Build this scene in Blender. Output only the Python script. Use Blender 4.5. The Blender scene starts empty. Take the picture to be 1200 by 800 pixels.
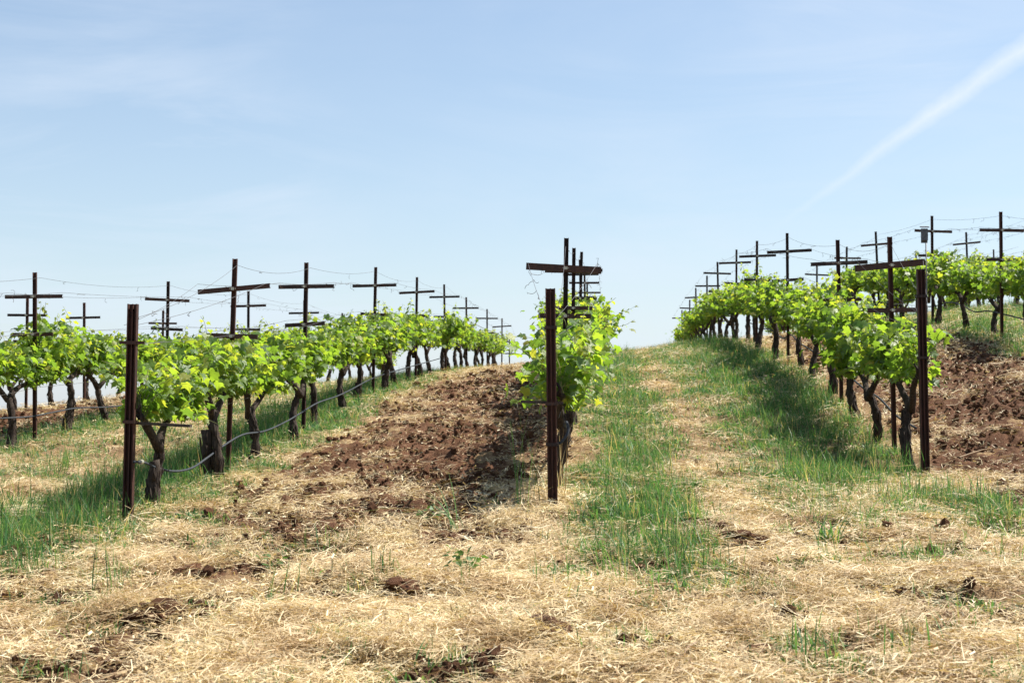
import bpy, math, random
import numpy as np
from mathutils import Matrix, Vector

R = math.radians
SC = bpy.context.scene
COL = SC.collection
rng = np.random.default_rng(11)

# ------------------------------------------------------------------ camera, sky, sun, exposure
F = 1667.0                      # focal length in photo pixels (1200 wide): a 50 mm lens
EYE = 1.5                       # eye height, world z = 0 at the photographer's feet
PITCH = math.atan(80 / F)       # looking slightly up the slope
YAW = math.atan(105 / F)        # the vine rows run along +Y; the lens points a little to their left
cam = bpy.data.cameras.new('camera')
cam.sensor_width = 36; cam.lens = 50; cam.clip_start = .1; cam.clip_end = 30000
cam.dof.use_dof = True; cam.dof.focus_distance = 13.5; cam.dof.aperture_fstop = 5.6
camo = bpy.data.objects.new('camera', cam); COL.objects.link(camo)
camo.location = (0, 0, EYE); camo.rotation_euler = (R(90) + PITCH, 0, YAW)
SC.camera = camo

SUN_EL = R(55)
SUN_AZ = math.atan2(.90, .42)   # clockwise from +Y
world = bpy.data.worlds.new('World'); SC.world = world; world.use_nodes = True
SUNL = bpy.data.lights.new('sun', 'SUN'); SUNL.energy = 5.0; SUNL.angle = R(.53); SUNL.color = (1, .95, .86)
suno = bpy.data.objects.new('sun', SUNL); COL.objects.link(suno)
sdir = Vector((math.sin(SUN_AZ) * math.cos(SUN_EL), math.cos(SUN_AZ) * math.cos(SUN_EL), math.sin(SUN_EL)))
suno.rotation_euler = sdir.to_track_quat('Z', 'Y').to_euler()
SC.view_settings.view_transform = 'Standard'; SC.view_settings.look = 'None'
SC.view_settings.gamma = 1; SC.view_settings.exposure = 1.04
SC.render.engine = 'CYCLES'
SC.cycles.use_denoising = True
SC.cycles.max_bounces = 6; SC.cycles.diffuse_bounces = 3; SC.cycles.transparent_max_bounces = 8
SC.cycles.use_adaptive_sampling = True; SC.cycles.adaptive_threshold = .015


class NT:
    """tiny helper for node trees"""
    def __init__(s, tree): s.t = tree; s.n = tree.nodes; s.l = tree.links
    def add(s, typ, ins=None, **kw):
        n = s.n.new(typ)
        for k, v in kw.items(): setattr(n, k, v)
        for k, v in (ins or {}).items(): s.put(n.inputs[k], v)
        return n
    def put(s, sock, v):
        if hasattr(v, 'is_output'): s.l.new(v, sock)
        elif hasattr(v, 'outputs'): s.l.new(v.outputs[0], sock)
        else: sock.default_value = v
    def math(s, op, a, b=0.0, clamp=False):
        n = s.n.new('ShaderNodeMath'); n.operation = op; n.use_clamp = clamp
        s.put(n.inputs[0], a); s.put(n.inputs[1], b); return n.outputs[0]
    def mix(s, fac, a, b):
        n = s.n.new('ShaderNodeMix'); n.data_type = 'RGBA'
        s.put(n.inputs[0], fac); s.put(n.inputs[6], a); s.put(n.inputs[7], b); return n.outputs[2]
    def ramp(s, fac, stops, interp='LINEAR'):
        n = s.n.new('ShaderNodeValToRGB'); s.put(n.inputs[0], fac); n.color_ramp.interpolation = interp
        e = n.color_ramp.elements
        while len(e) < len(stops): e.new(0)
        for i, (p, c) in enumerate(stops):
            e[i].position = p; e[i].color = c if hasattr(c, '__len__') else (c, c, c, 1)
        return n.outputs[0]
    def noise(s, vec, scale, detail=4, rough=.55, dist=0.0):
        n = s.n.new('ShaderNodeTexNoise'); s.put(n.inputs['Vector'], vec)
        n.inputs['Scale'].default_value = scale; n.inputs['Detail'].default_value = detail
        n.inputs['Roughness'].default_value = rough; n.inputs['Distortion'].default_value = dist
        return n.outputs[0]


def c4(r, g, b): return (r, g, b, 1)


def pixdir(px, py):
    """world direction of a photo pixel"""
    x = (px - 600) / F; y = (400 - py) / F
    d = Vector((x, y, -1)); d.rotate(camo.rotation_euler); return d.normalized()


# sky: physical sky, thin cirrus veil, an old contrail high on the right
w = NT(world.node_tree); w.n.clear()
sky = w.add('ShaderNodeTexSky', sky_type='NISHITA', sun_disc=False, sun_elevation=SUN_EL, sun_rotation=SUN_AZ,
            altitude=200, air_density=1.15, dust_density=.6, ozone_density=1.6)
tc = w.add('ShaderNodeTexCoord').outputs['Generated']
sep = w.add('ShaderNodeSeparateXYZ', {0: tc})
up = w.math('MAXIMUM', sep.outputs[2], .03)
mp = w.add('ShaderNodeMapping', {0: tc, 2: (0, R(-17), 0), 3: (2.0, 1.2, 11.0)})
n1 = w.noise(mp.outputs[0], 1.3, 9, .62, 1.1)
n2 = w.noise(tc, 3.2, 4, .5, .3)
cir = w.math('MULTIPLY', w.ramp(n1, [(.42, 0.0), (.64, 1.0)]), w.ramp(n2, [(.38, .12), (.60, 1.0)]))
pa, pb = pixdir(1200, 57), pixdir(932, 250)
pn = pa.cross(pb).normalized()
def dotn(v):
    n = w.add('ShaderNodeVectorMath', {0: tc, 1: tuple(v)}, operation='DOT_PRODUCT'); return n.outputs['Value']
mid = (pa + pb).normalized(); along = pn.cross(mid).normalized()
if along.dot(pa) < along.dot(pb): along = -along
t_al = dotn(along)                                # grows towards the upper right
wob = w.math('MULTIPLY', w.math('SUBTRACT', w.noise(tc, 30, 6, .65), .5), .009)
dist_ = w.math('ABSOLUTE', w.math('ADD', dotn(pn), wob))
aA, aB = along.dot(pa), along.dot(pb)
wid = w.math('ADD', .0035, w.math('MULTIPLY', w.math('SUBTRACT', t_al, aB), .036))
wid = w.math('MAXIMUM', wid, .003)
core = w.math('SUBTRACT', 1.0, w.math('DIVIDE', dist_, wid), clamp=True)
core = w.math('MULTIPLY', core, w.ramp(w.math('DIVIDE', w.math('SUBTRACT', t_al, aB - .02), aA - aB), [(0.0, 0.0), (.35, .45), (.8, 1.0)]))
core = w.math('MULTIPLY', core, w.math('ADD', .55, w.noise(tc, 45, 5, .65)))
core = w.math('MULTIPLY', core, w.math('GREATER_THAN', dotn(mid), .5))
veil = w.math('DIVIDE', w.math('ADD', w.math('MULTIPLY', cir, .04), .080), w.math('ADD', up, .12))   # a thin even layer: thicker towards the horizon
skyc = w.mix(w.math('MINIMUM', veil, .8), sky.outputs[0], c4(4.7, 5.6, 6.8))
skyc = w.mix(w.math('MULTIPLY', cir, .30), skyc, c4(5.8, 6.3, 7.0))
skyc = w.mix(w.math('MULTIPLY', core, .55, clamp=True), skyc, c4(6.4, 6.8, 7.2))
bg = w.add('ShaderNodeBackground', {0: skyc, 1: .072})
w.l.new(bg.outputs[0], w.add('ShaderNodeOutputWorld').inputs[0])

# ------------------------------------------------------------------ numpy helpers
def smooth(a, b, x):
    t = np.clip((x - a) / (b - a), 0, 1); return t * t * (3 - 2 * t)

_perm = np.random.default_rng(5).random((256, 256))
def vnoise(x, y):
    xi = np.floor(x).astype(int); yi = np.floor(y).astype(int); fx = x - xi; fy = y - yi
    fx = fx * fx * (3 - 2 * fx); fy = fy * fy * (3 - 2 * fy)
    g = lambda i, j: _perm[i & 255, j & 255]
    return (g(xi, yi) * (1 - fx) + g(xi + 1, yi) * fx) * (1 - fy) + (g(xi, yi + 1) * (1 - fx) + g(xi + 1, yi + 1) * fx) * fy
def fbm(x, y, f, o=4, seed=0):
    s = 0; a = 1; n = 0
    for k in range(o):
        s = s + a * vnoise(x * f + 17.3 * k + seed * 7.1, y * f + 5.7 * k + seed * 3.3); n += a; a *= .55; f *= 2.03
    return s / n

# ------------------------------------------------------------------ the hill: heights read from post feet and tops
_h = []   # (u, v, height relative to the lens axis plane at photo row 400)
for u, prof in {
    -11.2: [(7, -1.62), (14, -1.6), (20, -1.52), (25, -1.45), (31, -1.43), (37, -1.5), (44, -1.75), (55, -2.3)],
    -7.6: [(7, -1.6), (12, -1.55), (15, -1.45), (19, -1.30), (24.8, -1.2), (30.6, -1.18), (36, -1.23), (42, -1.45), (50, -1.75), (57, -2.0)],
    -4.0: [(6.5, -1.59), (9, -1.55), (12, -1.47), (15.2, -1.37), (19, -1.2), (25, -1.0), (30.6, -.90), (36, -.88), (42, -.97), (50, -1.17), (57, -1.36)],
    -2.8: [(37, -.72)],
    -.41: [(6.5, -1.58), (9, -1.51), (11.9, -1.37), (15, -1.22), (19, -1.02), (25, -.75), (31, -.56), (37, -.47), (42, -.52), (50, -.78), (57, -1.1)],
    .8: [(20, -.97), (37, -.40)], 1.7: [(37, -.30)],
    3.3: [(6.5, -1.58), (9, -1.50), (12, -1.36), (14.8, -1.29), (16.4, -1.19), (19.8, -.86), (23.8, -.54), (27, -.36), (30.2, -.19), (34.8, -.08), (40, -.1), (44, -.25), (50, -.5), (57, -1.0)],
    6.9: [(6.5, -1.56), (12, -1.22), (16, -.85), (20, -.42), (24.4, -.06), (29.6, .26), (35.2, .38), (40, .36), (45.5, .15), (55, -.4)],
    10.5: [(8, -1.5), (15, -.9), (25, .25), (33, .7), (40.5, .78), (48, .62), (56, .2)],
    14.1: [(8, -1.5), (15, -.8), (25, .5), (35, 1.0), (45, 1.15), (50.8, 1.0), (57, .7)],
}.items():
    for v, z in prof: _h.append((u, v, z))
_h = np.array(_h)
def _tps(d2): return np.where(d2 > 1e-12, .5 * d2 * np.log(np.maximum(d2, 1e-12)), 0)
_pu, _pv = _h[:, 0] / 8, _h[:, 1] / 8
_n = len(_h)
_K = _tps((_pu[:, None] - _pu) ** 2 + (_pv[:, None] - _pv) ** 2) + 6e-3 * np.eye(_n)
_P = np.stack([np.ones(_n), _pu, _pv], 1)
_w = np.linalg.solve(np.block([[_K, _P], [_P.T, np.zeros((3, 3))]]), np.concatenate([_h[:, 2], np.zeros(3)]))
def _spline(u, v):
    sh = u.shape; u = u.ravel() / 8; v = v.ravel() / 8; out = np.empty(len(u))
    for i in range(0, len(u), 20000):
        a, b = u[i:i + 20000], v[i:i + 20000]
        out[i:i + 20000] = _tps((a[:, None] - _pu) ** 2 + (b[:, None] - _pv) ** 2) @ _w[:_n] + _w[_n] + _w[_n + 1] * a + _w[_n + 2] * b
    return out.reshape(sh)
UB, VB = (-13.0, 16.0), (5.5, 58.0)
def hill(u, v):
    u = np.asarray(u, float); v = np.asarray(v, float)
    uc = np.clip(u, *UB); vc = np.clip(v, *VB)
    z = _spline(uc, vc) + .048 * vc + EYE - .05 * smooth(6.5, 9, vc) * (1 - smooth(16, 24, vc)) * (1 + .9 * smooth(1.5, 3.2, uc) * smooth(10, 13, vc))
    e = 1e-2
    over = np.maximum(v - VB[1], 0)
    z = z - .10 * over - .0012 * np.minimum(over, 120) ** 2
    z = z + np.minimum(v - VB[0], 0) * -.0 + np.minimum(v - VB[0], 0) * .030
    ou = np.maximum(u - UB[1], 0); z = z + .10 * ou * np.exp(-ou / 20.) - .0015 * np.minimum(ou, 150) ** 2
    ol = np.maximum(UB[0] - u, 0); z = z - .07 * ol - .0008 * np.minimum(ol, 150) ** 2
    far = np.hypot(u, v)
    return np.maximum(z, -42 - .0 * far)

# ---- zones
EDGE = dict(n=1.2, f=.9)
def zones(u, v):
    """soil, green masks in 0..1 (the rest is straw)"""
    a = (fbm(u, v, .9, 4, 1) - .5); b = (fbm(u, v, 2.6, 4, 2) - .5); c = (fbm(u, v, .45, 3, 3) - .5)
    uu = u + a * .9; vv = v + b * 1.2
    soil = smooth(-3.65, -3.2, u + a * .6) * (1 - smooth(-.80, -.40, uu)) * smooth(9.4, 10.1, vv + c * 2)
    left = 1 - smooth(-3.1, -2.2, uu)
    soil = soil * smooth(-.09, .03, b + .19 + .16 * (1 - smooth(12, 15, v)) - .10 * left - .03 * smooth(20, 34, v) + c * .15)
    lo2 = 3.5 - .45 * (1 - smooth(12, 14.6, v))
    s2 = smooth(lo2, lo2 + .3, uu) * (1 - smooth(6.2, 6.7, uu)) * smooth(10.5, 11.3, vv) * smooth(-.22, -.08, b + .08)
    s3 = smooth(-10.9, -10.4, uu) * (1 - smooth(-8.5, -8.0, uu)) * smooth(13, 15, vv)
    s4 = smooth(11.0, 11.4, uu) * (1 - smooth(13.4, 13.9, uu))
    head = smooth(.075, .14, b * .9 + a * .6 + .02 + .13 * np.exp(-((u + 2.2) / 1.25) ** 2 - ((v - 9.9) / 1.2) ** 2) - (.05 + .06 * (u < -1)) * (1 - smooth(7.4, 8.3, v))) * .95 * (1 - smooth(12, 13, v))
    soil = np.clip(np.maximum.reduce([soil, s2, s3, s4, head]), 0, 1)
    g = np.zeros_like(u)
    def band(lo, hi, v0, amt, soft=.22):
        return amt * smooth(lo - soft, lo + soft, uu) * (1 - smooth(hi - soft, hi + soft, uu)) * smooth(v0 - .8, v0 + .6, vv)
    g = np.maximum(g, band(-5.2, -3.6, 10.2, 1.0))
    g = np.maximum(g, band(-7.4, -4.9, 10.2, .52) * smooth(-.09, .06, b + a * .6 + .01))
    g = np.maximum(g, band(-8.3, -7.2, 12, .8))
    g = np.maximum(g, band(-.22, .80, 9.2, 1.0, .16))
    g = np.maximum(g, band(.72, 1.5, 10.5, .22, .2) * smooth(-.05, .06, b))
    g = np.maximum(g, band(1.35, 3.25, 11.2, .95) * smooth(-.16, .02, b + smooth(12, 17, v) * .16 - .03))
    g = np.maximum(g, band(1.0, 4.2, 8.8, .55) * smooth(.02, .10, b) * (1 - smooth(12, 13, v)))
    g = np.maximum(g, band(6.6, 11.0, 14, .9) * smooth(-.15, .0, b + .05))
    g = np.maximum(g, band(13.9, 18, 14, .9))
    g = np.maximum(g, (1 - smooth(-3.2, -2.4, uu)) * smooth(8.0, 8.8, vv) * (1 - smooth(12.0, 13, v)) * .9 * smooth(-.06, .05, b))
    g = np.maximum(g, (.20 + .30 * smooth(1, 2.5, u)) * smooth(.03, .11, b) * (v < 11))
    g = np.maximum(g, .75 * smooth(3.2, 3.8, u) * smooth(-.03, .06, a + b * .5) * smooth(9.3, 9.9, vv) * (1 - smooth(10.8, 11.6, vv)))
    return soil, np.clip(g, 0, 1)

def relief(u, v, soil, green):
    r1 = fbm(u, v, 3.2, 4, 8); r2 = fbm(u, v, 9.0, 3, 9)
    clod = np.abs(fbm(u, v, 6.0, 3, 10) - .5) * 2
    z = soil * ((r1 - .5) * .24 + (r2 - .5) * .13 - clod * .10 + (fbm(u, v, 16., 2, 12) - .5) * .07)
    z = z + (1 - soil) * ((r1 - .5) * .24 + (r2 - .5) * .09)
    # mounded soil beyond the left rows
    z = z + .16 * np.exp(-((u + 9.6) / .9) ** 2) * smooth(14, 17, v)
    return z * (1 - .6 * smooth(25, 60, v)) * smooth(1, 4, v) * (1 - smooth(60, 80, v))

def ground_z(u, v):
    u = np.atleast_1d(np.asarray(u, float)); v = np.atleast_1d(np.asarray(v, float))
    s, g = zones(u, v); return hill(u, v) + relief(u, v, s, g)
def gz(u, v): return float(ground_z(u, v)[0])

def pix_ground(px, py):
    """photo pixel -> point on the ground"""
    d = pixdir(px, py); t = np.arange(4, 70, .01)
    x, y, z = t * d.x, t * d.y, EYE + t * d.z
    k = np.argmax(z < ground_z(x, y)); return Vector((x[k], y[k], gz(x[k], y[k])))
def row_v(u, px):
    """distance along a row (at offset u) where photo column px crosses it"""
    return u / math.tan(math.atan((px - 600) / F) - YAW)

# ------------------------------------------------------------------ materials
def newmat(name):
    m = bpy.data.materials.new(name); m.use_nodes = True; t = NT(m.node_tree); t.n.clear()
    out = t.add('ShaderNodeOutputMaterial'); return m, t, out
def attr(t, name): return t.add('ShaderNodeAttribute', attribute_name=name)

def mat_ground():
    m, t, out = newmat('ground_soil_and_straw')
    p = t.add('ShaderNodeNewGeometry').outputs['Position']
    so = attr(t, 'soil').outputs['Fac']; gr = attr(t, 'green').outputs['Fac']
    n1 = t.noise(p, 5, 6, .65); n2 = t.noise(p, 38, 5, .7); n3 = t.noise(p, 130, 3, .7)
    soilc = t.mix(t.ramp(n1, [(.3, 0.0), (.7, 1.0)]), c4(.072, .029, .014), c4(.135, .060, .031))
    soilc = t.mix(t.ramp(n2, [(.35, 0.0), (.75, 1.0)]), soilc, c4(.165, .09, .052))
    st = t.mix(t.ramp(n2, [(.3, 0.0), (.7, 1.0)]), c4(.15, .085, .045), c4(.42, .29, .15))
    st = t.mix(t.ramp(n1, [(.35, 0.0), (.65, .5)]), st, c4(.20, .12, .065))
    ga = t.mix(n2, c4(.06, .085, .025), c4(.20, .17, .08))
    sm = t.math('ADD', so, t.math('MULTIPLY', t.math('SUBTRACT', n2, .5), .9), clamp=True)
    col = t.mix(t.ramp(sm, [(.35, 0.0), (.6, 1.0)]), st, soilc)
    col = t.mix(t.math('MULTIPLY', gr, .7), col, ga)
    b1 = t.add('ShaderNodeBump', {'Strength': .9, 'Distance': .03, 'Height': n2})
    b2 = t.add('ShaderNodeBump', {'Strength': .8, 'Distance': .012, 'Height': n3, 'Normal': b1.outputs[0]})
    b = t.add('ShaderNodeBsdfPrincipled', {'Base Color': col, 'Roughness': .95, 'Specular IOR Level': .15, 'Normal': b2.outputs[0]})
    t.l.new(b.outputs[0], out.inputs[0]); return m

def mat_soil(name='soil_clod'):
    m, t, out = newmat(name)
    p = t.add('ShaderNodeTexCoord').outputs['Object']
    rnd = t.add('ShaderNodeObjectInfo').outputs['Random']
    n2 = t.noise(p, 30, 5, .7)
    c = t.mix(rnd, c4(.062, .026, .013), c4(.150, .068, .036)); c = t.mix(t.ramp(n2, [(.4, 0.0), (.75, .7)]), c, c4(.165, .092, .055))
    b1 = t.add('ShaderNodeBump', {'Strength': 1.0, 'Distance': .02, 'Height': n2})
    b = t.add('ShaderNodeBsdfPrincipled', {'Base Color': c, 'Roughness': .95, 'Specular IOR Level': .1, 'Normal': b1.outputs[0]})
    t.l.new(b.outputs[0], out.inputs[0]); return m

def mat_blade(name, stops, trans, tcol_gain=1.6, rough=.6, spec=.25, patch=(.6, .7, .8)):
    """thin blades and leaves: random tint per piece, light passing through"""
    m, t, out = newmat(name)
    isl = t.add('ShaderNodeNewGeometry').outputs['Random Per Island']
    ob = t.add('ShaderNodeObjectInfo').outputs['Random']
    r = t.math('FRACT', t.math('ADD', isl, ob))
    c = t.ramp(r, stops)
    pn_ = t.noise(t.add('ShaderNodeNewGeometry').outputs['Position'], 2.3, 4, .6)
    gm = t.add('ShaderNodeMix', data_type='RGBA', blend_type='MULTIPLY'); gm.inputs[0].default_value = 1
    t.put(gm.inputs[6], c); t.put(gm.inputs[7], t.ramp(pn_, [(.32, c4(*patch)), (.62, c4(1.0, 1.0, 1.0))])); c = gm.outputs[2]
    b = t.add('ShaderNodeBsdfPrincipled', {'Base Color': c, 'Roughness': rough, 'Specular IOR Level': spec})
    if trans:
        g = t.add('ShaderNodeMix', data_type='RGBA', blend_type='MULTIPLY')
        g.inputs[0].default_value = 1; t.put(g.inputs[6], c); g.inputs[7].default_value = (tcol_gain * 1.1, tcol_gain, tcol_gain * .55, 1)
        tr = t.add('ShaderNodeBsdfTranslucent', {0: g.outputs[2]})
        mx = t.add('ShaderNodeMixShader', {0: trans, 1: b.outputs[0], 2: tr.outputs[0]})
        t.l.new(mx.outputs[0], out.inputs[0])
    else: t.l.new(b.outputs[0], out.inputs[0])
    return m

def mat_leaf():
    m, t, out = newmat('vine_leaf')
    isl = t.add('ShaderNodeNewGeometry').outputs['Random Per Island']
    ob = t.add('ShaderNodeObjectInfo').outputs['Random']
    r = t.math('FRACT', t.math('ADD', isl, ob))
    yg = attr(t, 'young').outputs['Fac']
    tex = attr(t, 'leafco').outputs['Vector']
    mature = t.ramp(r, [(0, c4(.044, .100, .026)), (.3, c4(.072, .148, .030)), (.7, c4(.112, .195, .032)), (.95, c4(.16, .225, .036)), (1, c4(.23, .23, .045))])
    young = t.ramp(r, [(0, c4(.165, .22, .038)), (1, c4(.28, .29, .055))])
    col = t.mix(yg, mature, young)
    vein = t.noise(tex, 7, 3, .6)
    col = t.mix(t.math('MULTIPLY', vein, .35), col, c4(.16, .21, .06))
    bmp = t.add('ShaderNodeBump', {'Strength': .5, 'Distance': .01, 'Height': vein})
    b = t.add('ShaderNodeBsdfPrincipled', {'Base Color': col, 'Roughness': .42, 'Specular IOR Level': .5, 'Normal': bmp.outputs[0]})
    g = t.add('ShaderNodeMix', data_type='RGBA', blend_type='MULTIPLY'); g.inputs[0].default_value = 1
    t.put(g.inputs[6], col); g.inputs[7].default_value = (2.85, 2.65, .92, 1)
    tr = t.add('ShaderNodeBsdfTranslucent', {0: g.outputs[2]})
    mx = t.add('ShaderNodeMixShader', {0: .52, 1: b.outputs[0], 2: tr.outputs[0]})
    t.l.new(mx.outputs[0], out.inputs[0]); return m

def mat_bark():
    m, t, out = newmat('vine_bark')
    p = t.add('ShaderNodeTexCoord').outputs['Object']
    s = t.add('ShaderNodeMapping', {0: p, 3: (1, 1, .16)})
    n1 = t.noise(s.outputs[0], 55, 5, .7, .6); n2 = t.noise(p, 9, 4, .6)
    c = t.mix(t.ramp(n1, [(.36, 0.0), (.68, 1.0)]), c4(.012, .009, .008), c4(.080, .056, .044))
    c = t.mix(t.ramp(n2, [(.45, 0.0), (.75, .5)]), c, c4(.12, .098, .08))
    bp = t.add('ShaderNodeBump', {'Strength': 1.0, 'Distance': .02, 'Height': n1})
    b = t.add('ShaderNodeBsdfPrincipled', {'Base Color': c, 'Roughness': .9, 'Specular IOR Level': .2, 'Normal': bp.outputs[0]})
    t.l.new(b.outputs[0], out.inputs[0]); return m

def mat_rust(name, dark, lite, scale=14):
    m, t, out = newmat(name)
    p = t.add('ShaderNodeTexCoord').outputs['Object']; ob = t.add('ShaderNodeObjectInfo').outputs['Random']
    s = t.add('ShaderNodeMapping', {0: p, 3: (1, 1, .25)})
    n1 = t.noise(s.outputs[0], scale, 6, .7, .3); n2 = t.noise(p, 90, 3, .7)
    f = t.math('ADD', t.ramp(n1, [(.33, 0.0), (.68, 1.0)]), t.math('MULTIPLY', t.math('SUBTRACT', ob, .5), .8), clamp=True)
    c = t.mix(f, dark, lite); c = t.mix(t.ramp(n2, [(.55, 0.0), (.8, .5)]), c, c4(.17, .07, .035))
    bp = t.add('ShaderNodeBump', {'Strength': .35, 'Distance': .004, 'Height': n2})
    b = t.add('ShaderNodeBsdfPrincipled', {'Base Color': c, 'Roughness': .68, 'Metallic': .25, 'Specular IOR Level': .4, 'Normal': bp.outputs[0]})
    t.l.new(b.outputs[0], out.inputs[0]); return m

def mat_plain(name, col, rough=.6, metal=0.0, col2=None, scale=25):
    m, t, out = newmat(name)
    p = t.add('ShaderNodeTexCoord').outputs['Object']; n = t.noise(p, scale, 5, .65)
    c = t.mix(t.ramp(n, [(.3, 0.0), (.7, 1.0)]), c4(*col), c4(*(col2 or [x * .6 for x in col])))
    b = t.add('ShaderNodeBsdfPrincipled', {'Base Color': c, 'Roughness': rough, 'Metallic': metal, 'Specular IOR Level': .15 if rough > .7 else .5})
    t.l.new(b.outputs[0], out.inputs[0]); return m

M = dict(
    ground=mat_ground(), clod=mat_soil(), leaf=mat_leaf(), bark=mat_bark(),
    straw=mat_blade('dry_straw', [(0, c4(.30, .195, .105)), (.25, c4(.58, .445, .245)), (.7, c4(.77, .645, .40)), (1, c4(.90, .82, .58))], .22, 1.0, .55, .35, (.66, .56, .48)),
    grass=mat_blade('green_grass', [(0, c4(.036, .105, .036)), (.5, c4(.074, .180, .055)), (.82, c4(.13, .235, .068)), (.9, c4(.33, .28, .13)), (1, c4(.45, .36, .19))], .38, 2.1, .5, .35, (.62, .72, .8)),
    herb=mat_blade('broad_weed_leaf', [(0, c4(.05, .11, .025)), (1, c4(.10, .18, .04))], .38, 1.9, .5, .35),
    stem=mat_blade('green_shoot', [(0, c4(.13, .17, .05)), (1, c4(.22, .20, .07))], 0),
    rust=mat_rust('rusty_steel', c4(.018, .009, .008), c4(.085, .032, .022)),
    arm=mat_rust('dark_weathered_steel', c4(.018, .013, .013), c4(.075, .034, .024), 20),
    zinc=mat_plain('galvanised_clip', (.55, .52, .42), .45, .7),
    wire=mat_plain('dull_wire', (.16, .15, .15), .55, .6),
    hose=mat_plain('grey_poly_hose', (.026, .032, .044), .75, 0, (.06, .065, .07)),
    wood=mat_plain('weathered_board', (.085, .07, .055), .85, 0, (.035, .028, .024)),
    greybox=mat_plain('grey_painted_box', (.15, .155, .17), .75, 0, (.07, .07, .08)),
    tendril=mat_plain('dry_tendril', (.10, .06, .04), .9),
)

# ------------------------------------------------------------------ mesh helpers
def mesh_np(name, V, Fc, mats, smooth_=False, attrs=None):
    me = bpy.data.meshes.new(name)
    V = np.asarray(V, float)
    if isinstance(Fc, np.ndarray):
        n, k = Fc.shape
        me.vertices.add(len(V)); me.vertices.foreach_set('co', V.ravel())
        me.loops.add(n * k); me.loops.foreach_set('vertex_index', Fc.ravel().astype(np.int32))
        me.polygons.add(n); me.polygons.foreach_set('loop_start', np.arange(0, n * k, k, dtype=np.int32))
        me.update(calc_edges=True)
    else:
        me.from_pydata([tuple(x) for x in V], [], Fc)
    for a, arr in (attrs or {}).items():
        arr = np.asarray(arr, float)
        typ = 'FLOAT_VECTOR' if arr.ndim == 2 else 'FLOAT'
        at = me.attributes.new(a, typ, 'POINT'); at.data.foreach_set('vector' if arr.ndim == 2 else 'value', arr.ravel())
    for mt in (mats if isinstance(mats, (list, tuple)) else [mats]): me.materials.append(mt)
    if smooth_: me.polygons.foreach_set('use_smooth', np.ones(len(me.polygons), bool))
    me.update(); return me

def obj(name, me, parent=None, loc=None):
    o = bpy.data.objects.new(name, me); COL.objects.link(o)
    if parent is not None: o.parent = parent
    if loc is not None: o.location = loc
    return o
def tag(o, label, cat, group=None, kind=None):
    if label: o['label'] = label
    if cat: o['category'] = cat
    if group: o['group'] = group
    if kind: o['kind'] = kind
    return o
def empty(name, loc, label, cat, group=None, rot=(0, 0, 0)):
    o = bpy.data.objects.new(name, None); COL.objects.link(o); o.location = loc; o.rotation_euler = rot
    o.empty_display_size = .1
    return tag(o, label, cat, group)

class MB:
    """collects shapes for one mesh"""
    def __init__(s): s.v = []; s.f = []
    def add(s, V, Fc):
        k = len(s.v); s.v += [tuple(x) for x in V]; s.f += [tuple(i + k for i in f) for f in Fc]; return s
    def box(s, c, d, ax=None):
        c = Vector(c); d = [x / 2 for x in d]; ax = ax or (Vector((1, 0, 0)), Vector((0, 1, 0)), Vector((0, 0, 1)))
        V = [c + ax[0] * (sx * d[0]) + ax[1] * (sy * d[1]) + ax[2] * (sz * d[2]) for sz in (-1, 1) for sy in (-1, 1) for sx in (-1, 1)]
        return s.add(V, [(0, 2, 3, 1), (4, 5, 7, 6), (0, 1, 5, 4), (2, 6, 7, 3), (0, 4, 6, 2), (1, 3, 7, 5)])
    def extrude(s, prof, a, b, ex, ey):
        """profile (list of 2-D points) swept straight from a to b"""
        a, b, ex, ey = Vector(a), Vector(b), Vector(ex), Vector(ey); n = len(prof)
        V = [a + ex * x + ey * y for x, y in prof] + [b + ex * x + ey * y for x, y in prof]
        return s.add(V, [(i, (i + 1) % n, n + (i + 1) % n, n + i) for i in range(n)] + [tuple(range(n))[::-1], tuple(range(n, 2 * n))])
    def tube(s, P, rad, n=8, rough=0.0, rg=None, cap=True):
        P = [Vector(p) for p in P]; rad = rad if hasattr(rad, '__len__') else [rad] * len(P)
        V = []; ref = None
        for i, p in enumerate(P):
            t = (P[min(i + 1, len(P) - 1)] - P[max(i - 1, 0)]).normalized()
            if ref is None: ref = Vector((1, 0, 0)) if abs(t.x) < .8 else Vector((0, 1, 0))
            ref = (ref - t * ref.dot(t)).normalized(); q = t.cross(ref)
            for k in range(n):
                a = 2 * math.pi * k / n; r = rad[i] * (1 + (rg.uniform(-rough, rough) if rough else 0))
                V.append(p + ref * (r * math.cos(a)) + q * (r * math.sin(a)))
        Fc = [(i * n + k, i * n + (k + 1) % n, (i + 1) * n + (k + 1) % n, (i + 1) * n + k) for i in range(len(P) - 1) for k in range(n)]
        if cap: Fc += [tuple(range(n))[::-1], tuple(range((len(P) - 1) * n, len(P) * n))]
        return s.add(V, Fc)
    def mesh(s, name, mat, sm=False): return mesh_np(name, s.v, s.f, mat, sm)

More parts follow.
